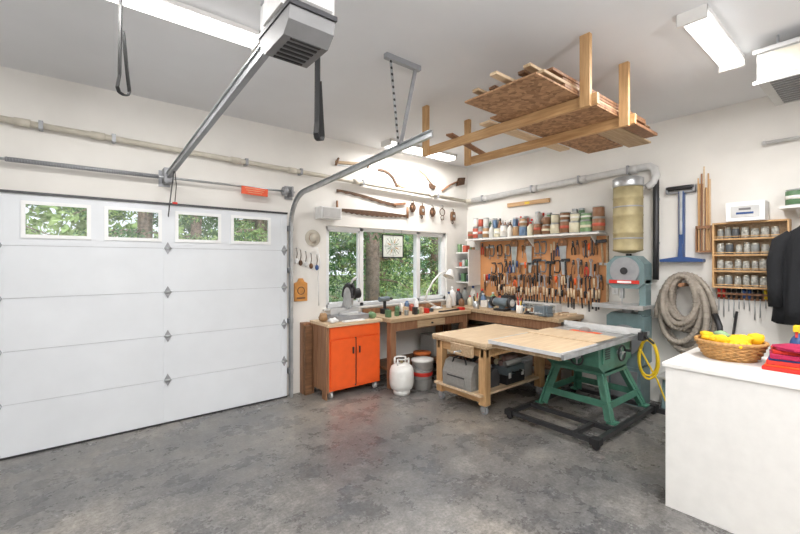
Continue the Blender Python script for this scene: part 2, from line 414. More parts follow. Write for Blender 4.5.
b.prism([(2.05,1.12),(2.22,1.12),(2.22,1.34),(2.18,1.36),(2.16,1.40),(2.11,1.40),(2.09,1.36),(2.05,1.34)],'y',0,.02,mat('plaque_orange_wood',(.62,.28,.07),.5,var=.2))
b.ring((2.135,.024,1.25),.045,.006,M_woodd,'y'); b.box(2.08,2.19,.02,.026,1.15,1.17,M_woodd); b.done(.003)
b=B('hanging_key_strands')
b.M=NW
for i,x in enumerate((2.08,2.13,2.2,2.27,2.35)):
    zt=1.77-.02*i; b.cyl((x,0,zt),(x,.02,zt),.006,M_steel,n=8); b.tube([(x,.015,zt),(x+.008,.015,zt-.07),(x-.004,.015,zt-.14)],.004,M_rust,6)
    b.ball((x,.02,zt-.16),(.025,.018,.035),[M_paper,M_rust,M_ltgray,M_woodd,M_blue][i])
b.tube([(2.36,.012,1.78),(2.40,.012,1.6),(2.37,.012,1.4),(2.38,.012,1.05)],.006,M_paper,6)
b.done()
def blade(b,p,th,m): b.prism(p,'y',.0,.01+th,m)
b=B('antique_bow_saw'); b.M=NW
b.beam((2.62,.012,2.90),(3.14,.012,2.95),.022,.035,M_wood); b.beam((2.62,.02,2.86),(2.66,.02,2.96),.025,.02,M_woodd); b.beam((3.12,.02,2.9),(3.15,.02,2.99),.025,.02,M_woodd); b.beam((2.64,.01,2.865),(3.14,.01,2.905),.004,.012,M_steel); b.done()
b=B('antique_sickle'); b.M=NW
pts=[(3.37+.30*math.cos(a),2.62+.30*math.sin(a)) for a in [math.radians(15+i*8) for i in range(12)]]
o=[(3.37+.265*math.cos(a)+.0,2.62+.27*math.sin(a)) for a in [math.radians(15+i*8) for i in range(12)]]
blade(b,pts+o[::-1],.008,M_rust); b.beam((3.66,.02,2.73),(3.80,.02,2.70),.03,.03,M_wood); b.done()
b=B('curved_pruning_saw'); b.M=NW
up=[(2.64+.98*i/14,2.50+.05*math.cos(math.pi*.9*i/14)) for i in range(15)]
lo=[(2.64+.98*i/14,2.455+.055*math.cos(math.pi*.9*i/14)+(.012 if i%2 else 0)) for i in range(15)]
blade(b,up+lo[::-1],.006,M_rust); b.beam((3.58,.013,2.435),(3.80,.013,2.47),.025,.035,M_woodm); b.done()
b=B('two_man_crosscut_saw'); b.M=NW
up=[(2.58+1.25*i/30,2.30+.012*math.sin(math.pi*i/30)) for i in range(31)]
lo=[(2.58+1.25*i/30,2.28-.03*math.sin(math.pi*i/30)-(.014 if i%2 else 0)) for i in range(31)]
blade(b,up+lo[::-1],.006,M_rust); b.cyl((2.64,.018,2.30),(2.64,.018,2.40),.014,M_woodm); b.cyl((3.84,.018,2.25),(3.84,.018,2.42),.016,M_woodm)
b.done()
for x,z,k in((3.93,2.42,0),(4.12,2.40,1),(4.34,2.38,0),(4.56,2.40,2),(4.80,2.36,1)):
    b=B('antique_pulley_block' if k!=2 else 'horse_bit_hook'); b.M=NW@T((x,.021,z))
    b.tube([(0,0,.11),(.02,0,.10),(.02,0,.075),(0,0,.06)],.006,M_rust,6); b.cyl((0,-.02,.11),(0,.01,.11),.006,M_steel,n=8)
    if k==0:
        b.ring((0,.01,0),.05,.012,M_rust,'y'); b.cyl((0,-.012,0),(0,.03,0),.03,M_woodm); b.box(-.012,.012,-.015,.035,-.07,.07,M_rust)
    elif k==1:
        b.prism([(-.035,-.08),(.035,-.08),(.045,0),(.03,.06),(-.03,.06),(-.045,0)],'y',-.015,.03,M_woodd); b.cyl((0,-.018,-.01),(0,.036,-.01),.022,M_steel); b.tube([(0,0,-.08),(.02,0,-.11),(0,0,-.135),(-.02,0,-.12)],.006,M_rust,6)
    else:
        b.ring((0,.005,0),.055,.007,M_rust,'y'); b.ring((0,.005,-.09),.035,.006,M_rust,'y')
    b.done()
b=B('antique_adze'); b.M=NW
b.tube([(4.08,.015,3.0),(4.2,.015,2.95),(4.36,.02,2.80)],.013,M_wood); b.prism([(4.28,2.82),(4.40,2.80),(4.37,2.74),(4.30,2.76)],'y',.0,.05,M_rust); b.done()
b=B('antique_axe'); b.M=NW
b.tube([(4.56,.017,2.74),(4.75,.02,2.86),(4.98,.02,2.96)],.015,M_woodm); b.prism([(4.90,2.86),(5.06,2.90),(5.08,3.02),(4.95,3.0)],'y',.0,.05,M_rust); b.done()

# ---------------- tools ----------------
def hammer(b,c=None):
    b.cyl((0,0,-.30),(0,0,0),.014,c or M_wood,n=8); b.box(-.06,.05,-.015,.015,-.012,.028,M_dark)
    b.prism([(.05,.02),(.09,-.015),(.05,.0)],'y',-.01,.01,M_dark)
def wrench(b,l=.2,m=None):
    m=m or M_steel; b.box(-.010,.010,-.004,.004,-l,0,m); b.ring((0,0,.012),.016,.008,m,'y',12,5); b.prism([(-.022,-l-.035),(-.006,-l-.015),(.006,-l-.015),(.022,-l-.035),(.02,-l),(-.02,-l)],'y',-.004,.004,m)
def driver(b,m,l=.2):
    b.cyl((0,0,0),(0,0,-.09),.015,m,n=8,r2=.012); b.cyl((0,0,-.09),(0,0,-l),.005,M_steel,n=6)
def pliers(b,m):
    b.tube([(0,0,-.04),(-.022,0,-.09),(-.02,0,-.17)],.008,m,6); b.tube([(0,0,-.04),(.022,0,-.09),(.02,0,-.17)],.008,m,6)
    b.prism([(-.017,-.05),(.017,-.05),(.008,.02),(-.008,.02)],'y',-.006,.006,M_dark)
def handsaw(b,l=.42):
    b.prism([(-.06,-.02),(.05,-.02),(.015,-l),(-.03,-l)],'y',-.002,.002,M_steel)
    b.prism([(-.07,-.03),(.055,-.03),(.06,.03),(.04,.07),(-.03,.08),(-.07,.04)],'y',-.01,.01,M_woodm); b.cyl((-.0,-.011,.025),(-.0,.011,.025),.02,M_peg,n=10)
def square(b):
    b.box(-.012,.012,-.008,.008,-.16,0,M_woodd); b.box(-.012,.18,-.002,.002,-.03,0,M_steel)
def cclamp(b,m):
    b.tube([(.05,0,.0),(-.02,0,.01),(-.035,0,-.03),(-.035,0,-.12),(-.02,0,-.16),(.05,0,-.15)],.010,m,6); b.cyl((.045,0,-.20),(.045,0,-.06),.006,M_steel,n=8); b.cyl((.02,0,-.2),(.07,0,-.2),.004,M_steel,n=6)
def chisel(b):
    b.cyl((0,0,0),(0,0,-.12),.014,M_woodl,n=8); b.box(-.01,.01,-.002,.002,-.26,-.12,M_dark)

b=B('pegboard'); b.M=EW
py0,py1,pz0,pz1=2.27,4.28,1.06,1.93
b.box(py0,py1,.0,.02,pz0,pz1,M_peg)
b.box(py0-.02,py0,0,.035,pz0-.02,pz1,M_wood); b.box(py0,py1,0,.035,pz0-.02,pz0,M_wood)
b.done()
b=B('pegboard_hand_tools')
for zr,ys in ((1.87,py1-.06),(1.60,py1-.3),(1.40,py1-.1),(1.24,py1-.35)):
    y=ys
    while y>py0+.05:
        k=R.choice(['h','h','w','d','d','p','p','s','q','c','k','w'])
        if zr<1.45 and k in 'shqc': k=R.choice('dpw')
        if zr<1.7 and k=='s': k='p'
        if zr<1.3 : k=R.choice('dkk')
        b.M=EW@T((y,.045,zr+R.uniform(-.025,.02)))@RY(R.uniform(-.07,.07))
        col=R.choice([M_red,M_black,M_blue,M_black,M_black,M_orange,M_woodm,M_woodd])
        if k=='h': hammer(b,R.choice([M_wood,M_black,M_woodd])); w=.10
        elif k=='w': wrench(b,R.uniform(.12,.22),R.choice([M_gray,M_dark,M_dark])); w=.04
        elif k=='d': driver(b,col,R.uniform(.13,.2)); w=.038
        elif k=='p': pliers(b,col); w=.058
        elif k=='s': handsaw(b); w=.14
        elif k=='q': b.M=b.M@Matrix.Rotation(math.pi,4,'Z'); square(b); w=.08
        elif k=='c': cclamp(b,R.choice([M_dark,M_bluegray])); w=.10
        else: chisel(b); w=.038
        b.cyl((0,.026,-.005),(0,-.0,-.005),.003,M_steel,n=6)
        y-=w+R.uniform(0,.014)
b.done()
b=B('paint_shelf'); b.M=EW
b.box(2.27,4.42,0,.24,1.945,1.97,M_white)
for y in(2.4,3.3,4.3): b.prism([(0,1.945),(.18,1.945),(0,1.80)],'x',y-.008,y+.008,M_white)
b.done(.003)
cols=[(.78,.76,.72),(.6,.6,.58),(.10,.20,.10),(.20,.33,.17),(.24,.12,.06),(.40,.24,.12),(.08,.09,.10),(.50,.10,.06),(.12,.2,.33),(.7,.66,.5),(.25,.26,.25)]
CM=[mat('label_%d'%i,c,.45,var=.1,scale=25) for i,c in enumerate(cols)]
def can(b,x,y,z,r,h,m,lab=None):
    b.lathe((x,y,z),[(r*.96,0),(r,.004),(r,h*.96),(r*1.03,h*.97),(r*1.03,h),(r*.9,h),(r*.88,h-.006),(0,h-.006)],M_steel,14)
    b.lathe((x,y,z),[(r+.001,h*.08),(r+.0025,h*.09),(r+.0025,h*.9),(r+.001,h*.91)],m,14)
    if lab: b.lathe((x,y,z),[(r+.0026,h*.4),(r+.004,h*.4),(r+.004,h*.62),(r+.0026,h*.62)],lab,14)
def bottle(b,x,y,z,r,h,m,cap):
    b.lathe((x,y,z),[(r*.9,0),(r,.01),(r,h*.6),(r*.8,h*.72),(r*.35,h*.82),(r*.33,h*.9)],m,14); b.lathe((x,y,z),[(r*.4,h*.88),(r*.4,h),(0,h)],cap,10)
b=B('paint_cans')
y=4.40
while y>2.34:
    f=(4.4-y)/2
    r=R.uniform(.042,.052)+.022*f; h=R.uniform(.13,.19)
    x=XR-.17; z=1.9705
    m=R.choice(CM if f<.55 else [CM[5],CM[2],CM[3],CM[4],CM[4],CM[9],CM[10]])
    if R.random()<.25 and f<.6: bottle(b,x,y-r,z,r*.85,h*1.5,R.choice([CM[0],CM[1],CM[6],CM[9],CM[4]]),R.choice([M_red,M_white,M_black]))
    else:
        can(b,x,y-r,z,r,h,m,R.choice([None,CM[0],CM[7],CM[9]]))
        if R.random()<.7: can(b,x,y-r,z+h+.001,r*R.uniform(.75,.98),h*R.uniform(.6,.9),m if f>.55 else R.choice(CM),R.choice([None,CM[0]]))
    y-=2*r+.006
y=4.38
while y>2.4:
    r=R.uniform(.034,.04); h=R.uniform(.2,.27)
    if R.random()<.5: bottle(b,XR-.05,y-r,1.9705,r,h*1.25,R.choice(CM),R.choice([M_red,M_white,M_black,M_blue]))
    else: can(b,XR-.05,y-r,1.9705,r,h*1.3,R.choice(CM))
    y-=2*r+.02
b.done()
b=B('corner_shelf'); b.M=EW
for z in(1.26,1.50,1.74): b.box(4.30,4.57,0,.30,z,z+.02,M_white)
b.box(4.285,4.30,0,.30,1.22,1.80,M_white); b.box(4.30,4.57,.0,.012,1.22,1.8,M_white)
b.done()
b=B('shelf_supplies')
for z in(1.2805,1.5205,1.7605):
    for xx in(XR-.10,XR-.24):
        y=4.54
        while y>4.37:
            w=R.uniform(.05,.075)
            if R.random()<.4: b.box(xx-.05,xx+.04,y-w,y,z,z+R.uniform(.08,.15),R.choice(CM))
            else: can(b,xx,y-w/2,z,w/2-.003,R.uniform(.08,.14),R.choice(CM))
            y-=w+.006
b.done()
b=B('wooden_spirit_level'); b.M=EW; b.box(3.05,3.75,0,.03,2.44,2.50,M_woody); b.box(3.36,3.44,.03,.034,2.455,2.485,M_ycord); b.done(.003)

# ---------------- benches ----------------
def legs(b,x0,x1,y0,y1,z,w,m):
    for x in(x0,x1-w):
        for y in(y0,y1-w): b.box(x,x+w,y,y+w,0,z,m)
b=B('window_workbench')
b.box(3.03,4.52,3.93,4.57,.84,.89,M_wood); legs(b,3.06,4.48,3.97,4.55,.84,.085,M_woodm)
b.box(3.06,4.48,3.97,4.01,.72,.84,M_woodm); b.box(3.06,4.48,4.05,4.5,.22,.25,M_woodd); b.box(3.03,4.52,4.55,4.57,.89,.96,M_woodm)
b.box(3.5,4.0,3.95,3.97,.735,.825,M_wood); b.cyl((3.75,3.95,.78),(3.75,3.93,.78),.014,M_dark)
b.done(.004)
WB0=2.56
b=B('wall_workbench')
b.box(4.54,5.17,WB0,4.56,.86,.91,M_wood); legs(b,4.57,5.15,WB0+.03,4.54,.86,.085,M_woodm)
b.box(4.57,4.60,WB0+.03,4.54,.74,.86,M_woodm); b.box(4.6,5.15,WB0+.05,4.5,.25,.28,M_woodd)
b.done(.004)
b=B('storage_bins')
for y in(2.7,3.12,3.54,3.96):
    m=R.choice([M_bluegray,M_bag,M_woodm,CM[6]]); b.box(4.68,5.08,y,y+.38,.281,.281+R.uniform(.25,.4),m); b.box(4.67,5.09,y-.01,y+.39,.5,.53,M_dark)
b.done(.008)
b=B('stored_boxes')
for x in(3.95,4.2): b.box(x,x+.22,4.12,4.42,.251,.251+R.uniform(.25,.35),R.choice([M_bag,CM[9],CM[5]]))
b.done(.006)
b=B('parts_organizer_drawers')
b.box(4.98,5.13,2.85,3.50,.911,1.03,M_ltgray)
for i in range(8):
    for j in range(2): b.box(4.97,4.98,2.86+i*.079,2.93+i*.079,.92+j*.053,.965+j*.053,R.choice([M_jar,M_bag,CM[0]])); b.box(4.962,4.97,2.885+i*.079,2.905+i*.079,.935+j*.053,.945+j*.053,M_dark)
b.done()
b=B('glue_bottles')
for x,y,r,h,m,c in((4.47,4.33,.045,.25,CM[0],M_blue),(4.62,4.40,.06,.30,M_paper,M_white),(4.76,4.40,.06,.26,CM[6],M_red),(4.89,4.38,.055,.28,CM[10],M_black),(5.02,4.32,.05,.30,CM[0],M_blue),(4.95,4.05,.045,.2,CM[8],M_white),(5.06,3.95,.05,.22,CM[3],M_white),(5.06,3.82,.045,.2,CM[7],M_black),(4.83,4.22,.04,.16,CM[9],M_red),(4.68,4.26,.045,.14,CM[4],M_black),(5.08,4.18,.045,.26,CM[6],M_red)):
    bottle(b,x,y,(.8905 if x<4.53 else .9105),r,h,m,c)
b.done()
b=B('shop_radio'); b.box(4.98,5.12,3.58,3.74,.911,1.1,M_dark); b.cyl((4.975,3.66,1.0),(4.98,3.66,1.0),.05,M_gray); b.tube([(5.0,3.62,1.1),(5.0,3.66,1.14),(5.0,3.70,1.1)],.006,M_dark); b.done(.008)
b=B('bench_grinder')
b.box(4.62,4.78,3.42,3.60,.911,.94,M_dark); b.cyl((4.70,3.40,1.03),(4.70,3.62,1.03),.06,M_bluegray,n=20); b.box(4.68,4.72,3.47,3.55,.94,1.0,M_bluegray)
for y in(3.34,3.64): b.cyl((4.70,y,1.03),(4.70,y+.04,1.03),.075,M_dark,n=20); b.cyl((4.70,y-.01,1.03),(4.70,y+.05,1.03),.05,M_ltgray,n=20)
b.cyl((4.70,3.3,1.03),(4.70,3.72,1.03),.008,M_steel)
b.done()
b=B('bench_vise')
b.box(4.58,4.70,2.72,2.86,.911,.95,M_bluegray); b.prism([(4.58,.95),(4.72,.95),(4.70,1.04),(4.60,1.04)],'y',2.74,2.84,M_bluegray)
b.box(4.48,4.53,2.72,2.86,.93,1.05,M_bluegray); b.cyl((4.40,2.79,.97),(4.6,2.79,.97),.015,M_steel); b.cyl((4.41,2.70,.97),(4.41,2.88,.97),.007,M_steel)
b.done(.006)
b=B('tool_cup')
for x,y in((4.64,3.18),(4.62,3.92)):
    b.lathe((x,y,.9105),[(.04,0),(.045,.01),(.045,.11),(.041,.11),(.04,.012)],R.choice([M_steel,M_blue,CM[0]]),16)
    for i in range(6):
        a=i*1.05; b.cyl((x+.015*math.cos(a),y+.015*math.sin(a),.925),(x+.04*math.cos(a),y+.04*math.sin(a),R.uniform(1.07,1.15)),.007,R.choice([M_red,M_black,M_woodl,M_ycord]),n=8)
b.done()
b=B('hand_plane')
b.box(4.62,4.68,2.98,3.10,.911,.925,M_dark); b.box(4.625,4.675,3.0,3.08,.925,.95,M_dark); b.ball((4.65,3.085,.965),(.018,.018,.02),M_woodm); b.beam((4.65,3.005,.945),(4.65,2.99,1.0),.02,.025,M_woodm); b.done(.002)
b=B('desk_lamp')
b.lathe((4.30,4.42,.8905),[(.09,0),(.09,.018),(.02,.03)],M_white,20)
pts=[(4.30,4.42,.91),(4.14,4.38,.97),(3.98,4.34,1.04),(4.02,4.33,1.16),(4.12,4.31,1.32),(4.25,4.30,1.43),(4.38,4.29,1.46)]
b.tube(pts,.014,M_white,8)
b.M=T((4.44,4.28,1.43))@Matrix.Rotation(.5,4,'Y'); b.lathe((0,0,0),[(.02,.06),(.04,.05),(.085,-.06),(.09,-.065),(.08,-.06),(.03,.04)],M_white,20); b.done()
b=B('bench_clutter')
for i in range(12):
    x=3.12+i*.075; y=R.uniform(4.08,4.22); h=R.uniform(.03,.10)
    if i%3==1: b.cyl((x,y,.8905),(x,y,.8905+h),.028,R.choice(CM+[M_ycord,M_blue]))
    else: b.rbox((x,y,.8905+h/2),(R.uniform(.04,.055),R.uniform(.04,.10),h),R.choice(CM+[M_woodl,M_dark,M_red]),(0,0,R.uniform(-.2,.2)))
b.beam((3.95,4.02,.903),(4.45,4.06,.903),.02,.02,M_dark); b.box(4.40,4.47,4.0,4.09,.8905,.93,M_red)
for x,h,m in((3.6,.12,CM[0]),(3.7,.15,CM[8]),(3.79,.10,CM[7]),(3.88,.17,M_paper),(3.52,.09,CM[2])): b.lathe((x,4.42,.8905),[(.03,0),(.034,.005),(.034,h*.8),(.02,h*.9),(.02,h),(0,h)],m,14)
b.done(.002)
b=B('bench_supplies')
y=4.0
while y>2.95:
    w=R.uniform(.06,.13); x=R.uniform(4.86,4.9)
    k=R.random()
    if k<.4: b.box(x-.04,x+.05,y-w,y,.9105,.9105+R.uniform(.05,.13),R.choice(CM+[M_woodl]))
    elif k<.7: can(b,x,y-w/2,.9105,w/2-.003,R.uniform(.07,.13),R.choice(CM),CM[0])
    else:
        b.cyl((x,y-w/2,.9105),(x,y-w/2,.95),w/2-.004,R.choice([CM[9],M_blue,M_ltgray])); b.cyl((x,y-w/2,.95),(x,y-w/2,.953),w/4,M_wood)
    y-=w+.012
for i in range(5):
    b.rbox((4.98+R.uniform(-.05,.05),2.64+i*.04,.92),(.2,.03,.018),R.choice([M_woodl,M_woodm]),(0,0,0))
b.done(.002)
b=B('cordless_drill'); b.rbox((3.30,4.42,.925),(.1,.08,.069),M_black); b.cyl((3.30,4.42,.95),(3.30,4.42,1.06),.022,M_black); b.cyl((3.21,4.42,1.09),(3.37,4.42,1.09),.035,M_bluegray); b.cyl((3.37,4.42,1.09),(3.43,4.42,1.09),.018,M_dark); b.done(.004)

# orange cabinet
b=B('orange_tool_cabinet')
x0,x1,y0,y1,zt=2.27,3.0,4.12,4.55,.88
b.box(x0,x1,y0,y1,.09,.84,M_orange); b.box(x0-.02,x0,y0-.01,y1,.08,.86,M_woodm)
for k in range(4): b.box(x0-.035,x0-.02,y0+.0+k*.11,y0+.1+k*.11,.0 if k in(0,3) else .09,.85,M_woodm)
b.box(x0-.03,x1+.02,y0-.03,y1,.84,zt,M_woodl)
b.box(x0+.01,x1-.01,y0-.012,y0,.70,.83,M_orange)
for p,q in((x0+.02,x0+.355),(x0+.375,x1-.02)):
    b.box(p,q,y0-.016,y0,.13,.68,M_orange)
b.box(x0+.355,x0+.375,y0-.004,y0,.1,.69,M_dark)
for x in(x0+.32,x0+.41): b.box(x-.008,x+.008,y0-.035,y0-.016,.5,.58,M_dark)
for x in(x0+.05,x1-.05):
    for y in(y0+.05,y1-.05): b.cyl((x-.014,y,.035),(x+.014,y,.035),.035,M_ltgray); b.box(x-.025,x+.025,y-.02,y+.02,.06,.09,M_gray)
b.done(.003)
b=B('salvaged_barn_board'); b.box(2.125,2.225,4.50,4.585,0,.86,M_woodm); b.box(2.13,2.22,4.44,4.498,0,.83,M_woodd); b.done(.004)
b=B('miter_saw')
z=0
b.M=T((2.66,4.33,.8805))@Matrix.Diagonal((1.05,.95,1.3,1))@T((-2.64,-4.33,0))
b.box(2.42,2.86,4.2,4.48,z,z+.05,M_gray); b.cyl((2.64,4.32,z+.05),(2.64,4.32,z+.07),.12,M_ltgray,n=24); b.box(2.44,2.84,4.39,4.41,z+.05,z+.11,M_ltgray)
b.cyl((2.625,4.33,z+.21),(2.655,4.33,z+.21),.11,M_steel,n=28)
b.tube([(2.64,4.33+.12*math.cos(a),z+.21+.12*math.sin(a)) for a in [i*math.pi/8 for i in range(9)]],.026,M_dark,8)
b.cyl((2.66,4.33,z+.23),(2.80,4.33,z+.25),.05,M_black); b.beam((2.64,4.45,z+.05),(2.66,4.38,z+.26),.05,.06,M_gray)
b.tube([(2.64,4.28,z+.31),(2.64,4.22,z+.34),(2.64,4.17,z+.30),(2.64,4.2,z+.24)],.017,M_black)
b.tube([(2.66,4.36,z+.30),(2.70,4.32,z+.38),(2.76,4.34,z+.40)],.014,M_ltgray)
b.done(.003)
b=B('shop_rags')
b.ball((2.35,4.16,.8805+.03),(.06,.05,.03),M_paper,.5,1); b.ball((2.95,4.22,.8805+.04),(.045,.07,.04),CM[3],.5,4); b.ball((2.32,4.35,.8805+.05),(.05,.07,.05),CM[5],.4,8)
b.rbox((2.62,4.14,.8805+.008),(.30,.06,.014),M_paper,(0,0,.05))
b.done()
# propane
b=B('propane_tank'); mw=mat('propane_white',(.76,.76,.74),.35)
b.lathe((3.08,3.78,0),[(.10,0),(.105,.05),(.10,.05),(.13,.07),(.147,.12),(.15,.2),(.147,.28),(.13,.33),(.08,.365),(.02,.375)],mw,28)
for a0 in(.3,math.pi+.3):
    b.tube([(3.08+.085*math.cos(a0+i*.22),3.78+.085*math.sin(a0+i*.22),.43) for i in range(11)],.009,mw,6)
    for k in(0,2.2): b.cyl((3.08+.085*math.cos(a0+k),3.78+.085*math.sin(a0+k),.345),(3.08+.085*math.cos(a0+k),3.78+.085*math.sin(a0+k),.43),.012,mw,n=8)
b.cyl((3.08,3.78,.37),(3.08,3.78,.42),.018,M_brass); b.cyl((3.08,3.78,.42),(3.08,3.78,.435),.028,M_dark); b.done()
def bucket(n,x,y,r,h,m,lab,logo):
    b=B(n); b.lathe((x,y,0),[(r*.85,0),(r*.98,h*.93),(r*1.05,h*.93),(r*1.05,h),(0,h)],m,24); b.lathe((x,y,0),[(r*.9+.002,h*.35),(r*.91+.003,h*.36),(r*.93+.003,h*.7),(r*.93,h*.71)],lab,24)
    b.lathe((x,y,0),[(r*.92+.003,h*.46),(r*.92+.005,h*.47),(r*.93+.005,h*.58),(r*.93+.003,h*.59)],logo,24)
    b.tube([(x+r*1.06*math.cos(a),y-r*1.06*math.sin(a)*.8-.01,h*.85-.6*r*math.sin(a)) for a in [i*math.pi/12 for i in range(13)]],.004,M_steel,6); b.done()
bucket('paint_bucket',3.42,3.78,.135,.37,mat('bucket_white',(.72,.71,.69),.4),M_bag,M_red)
bucket('paint_bucket',3.74,4.14,.12,.35,mat('bucket_orange',(.75,.2,.05),.4),CM[0],M_red)

# rolling workbench
b=B('rolling_workbench')
x0,x1,y0,y1=3.28,4.40,2.66,3.38
b.box(x0-.03,x1+.03,y0-.04,y1+.04,.70,.725,M_wood); b.box(x0-.03,x1+.03,y0-.04,y1+.04,.7255,.76,M_woodl)
for x in(x0,x1-.09):
    for y in(y0,y1-.09):
        b.box(x,x+.09,y,y+.09,.10,.70,M_woodz)
        b.cyl((x+.03,y+.045,.045),(x+.06,y+.045,.045),.045,M_gray,n=20); b.cyl((x+.025,y+.045,.045),(x+.065,y+.045,.045),.02,M_orange,n=12); b.box(x+.01,x+.08,y+.01,y+.08,.09,.10,M_steel); b.box(x+.02,x+.028,y+.02,y+.07,.03,.1,M_steel); b.box(x+.062,x+.07,y+.02,y+.07,.03,.1,M_steel)
b.box(x0,x1,y0+.02,y0+.06,.60,.70,M_woody); b.box(x0,x1,y1-.06,y1-.02,.60,.70,M_woodm); b.box(x0+.02,x0+.06,y0,y1,.60,.70,M_woody); b.box(x0+.02,x0+.06,y0+.09,y1-.09,.12,.20,M_woody)
b.box(x0-.06,x1,y0+.02,y1-.02,.20,.225,M_woodl)
b.box(x0-.10,x0-.06,y0+.1,y0+.4,.60,.72,M_wood); b.cyl((x0-.2,y0+.25,.65),(x0,y0+.25,.65),.014,M_steel); b.cyl((x0-.19,y0+.15,.65),(x0-.19,y0+.35,.65),.008,M_wood)
b.done(.004)
def bag(n,x,y,z,w,d,h,m,rot=0,hd=None):
    b=B(n); b.M=T((x,y,z))@Matrix.Rotation(rot,4,'Z')
    b.prism([(-d/2,0),(d/2,0),(d/2*1.05,h*.5),(d/2*.6,h*.9),(0,h),(-d/2*.6,h*.9),(-d/2*1.05,h*.5)],'x',-w/2,w/2,m)
    for y_ in(-d*.28,d*.28): b.tube([(-w*.25,y_,h*.85),(-w*.2,y_,h*1.05),(0,y_*.5,h*1.18),(w*.2,y_,h*1.05),(w*.25,y_,h*.85)],.01,hd or M_black,6)
    b.box(-w*.3,w*.3,d/2*1.05-.01,d/2*1.05+.012,h*.1,h*.45,m); b.box(-w*.3,w*.3,d/2*1.05+.012,d/2*1.05+.014,h*.40,h*.45,M_dark); b.box(-w/2*.98,w/2*.98,-.006,.006,h*.97,h*1.01,M_dark); b.done(.012,3)
zs=.2255
bag('canvas_tool_bag',3.345,3.02,zs,.42,.22,.29,M_bag,math.pi/2)
bag('canvas_tool_bag',3.58,2.92,zs,.30,.17,.20,mat('charcoal_canvas',(.07,.07,.075),.85),math.pi/2,M_gray)
b=B('power_tool_case'); b.M=T((3.90,2.83,zs))
b.box(-.17,.17,-.11,.11,0,.10,M_dark); b.box(-.17,.17,-.11,.11,.105,.19,M_bluegray); b.tube([(-.07,-.11,.13),(-.07,-.14,.13),(.07,-.14,.13),(.07,-.11,.13)],.01,M_black)
for x in(-.12,.12): b.box(x-.02,x+.02,-.12,-.11,.07,.13,M_ltgray)
b.done(.01)
b=B('gray_storage_bin'); b.prism([(4.10,zs),(4.32,zs),(4.34,zs+.22),(4.08,zs+.22)],'y',2.78,3.10,M_gray); b.box(4.07,4.35,2.77,3.11,zs+.22,zs+.245,M_midgray); b.box(4.12,4.3,2.762,2.78,zs+.17,zs+.2,M_midgray); b.done(.008)
b=B('folded_tarp'); b.ball((3.92,3.15,zs+.11),(.15,.13,.11),mat('tarp_brown',(.22,.14,.11),.8),.25,3); b.done()
b=B('rolled_cloth'); 
for i in range(3): b.cyl((3.76,2.77+i*.062,zs+.222),(4.04,2.77+i*.062,zs+.222),.031,[M_bag,mat('mauve_cloth',(.3,.2,.19),.9),CM[9]][i],n=14)
b.cyl((3.78,2.80,zs+.275),(4.02,2.80,zs+.275),.03,mat('mauve_cloth',(.3,.2,.19),.9),n=14)
b.done()

# table saw
b=B('table_saw')
x0,x1,y0,y1,z=3.62,4.60,1.70,2.38,.87
b.box(x0,x1,y0,y1,z-.04,z,M_iron)
for x in(4.06,4.28): b.box(x-.008,x+.008,y0,y1,z,z+.0008,M_dark)
b.box(4.11,4.19,1.88,2.2,z,z+.001,M_orange)
b.cyl((4.148,2.04,z-.03),(4.152,2.04,z-.03),.08,M_steel,n=32)
b.box(3.0,x0-.002,y0-.02,y1+.0,z-.02,z,M_woodl); b.box(x0-.001,4.04,y0-.01,y1,z+.0005,z+.010,M_woodl)
b.box(2.99,3.0,y0-.03,y1+.01,z-.03,z+.002,M_ltgray)
b.box(3.0,x0,y0-.035,y0-.02,z-.035,z+.002,M_ltgray); b.box(3.0,x0,y1,y1+.015,z-.035,z+.002,M_ltgray)
b.box(2.98,4.72,y0-.065,y0-.042,z-.045,z-.005,M_steel); b.box(3.2,4.70,y1+.022,y1+.05,z-.05,z-.01,M_dark)
b.box(4.42,4.46,y0-.08,y1+.05,z+.0,z+.05,M_ltgray); b.box(4.40,4.50,y0-.12,y0-.07,z-.06,z+.02,M_dark); b.cyl((4.45,y0-.12,z-.02),(4.45,y0-.2,z-.08),.012,M_black)
b.beam((3.05,y1,z-.05),(3.05,y0,z-.05),.03,.04,M_wood); b.beam((3.05,2.04,z-.06),(3.9,2.04,.62),.03,.03,M_woodm)
b.prism([(3.82,z-.04),(4.55,z-.04),(4.52,.60),(4.42,.52),(3.95,.52),(3.84,.60)],'y',1.76,2.32,M_green)
b.box(3.90,4.48,1.745,1.76,.62,.80,M_green)
for k in range(5): b.box(3.94,4.04,1.742,1.745,.66+k*.022,.672+k*.022,M_dark)
b.ring((4.2,1.70,.70),.075,.010,M_dark,'y'); b.cyl((4.2,1.76,.70),(4.2,1.69,.70),.018,M_steel)
for k in range(3):
    t=k*2.09; b.beam((4.2,1.70,.70),(4.2+.07*math.cos(t),1.70,.70+.07*math.sin(t)),.012,.012,M_steel)
b.cyl((4.26,1.70,.72),(4.26,1.64,.72),.012,M_black)
b.ring((3.79,1.95,.66),.06,.009,M_dark,'x'); b.cyl((3.79,1.95,.66),(3.86,1.95,.66),.014,M_steel)
for k in range(3):
    t=k*2.09+.5; b.beam((3.79,1.95,.66),(3.79,1.95+.055*math.cos(t),.66+.055*math.sin(t)),.01,.01,M_steel)
ft=[(3.90,1.66),(4.64,1.66),(3.90,2.40),(4.64,2.40)]; tp=[(4.0,1.80),(4.42,1.80),(4.0,2.28),(4.42,2.28)]
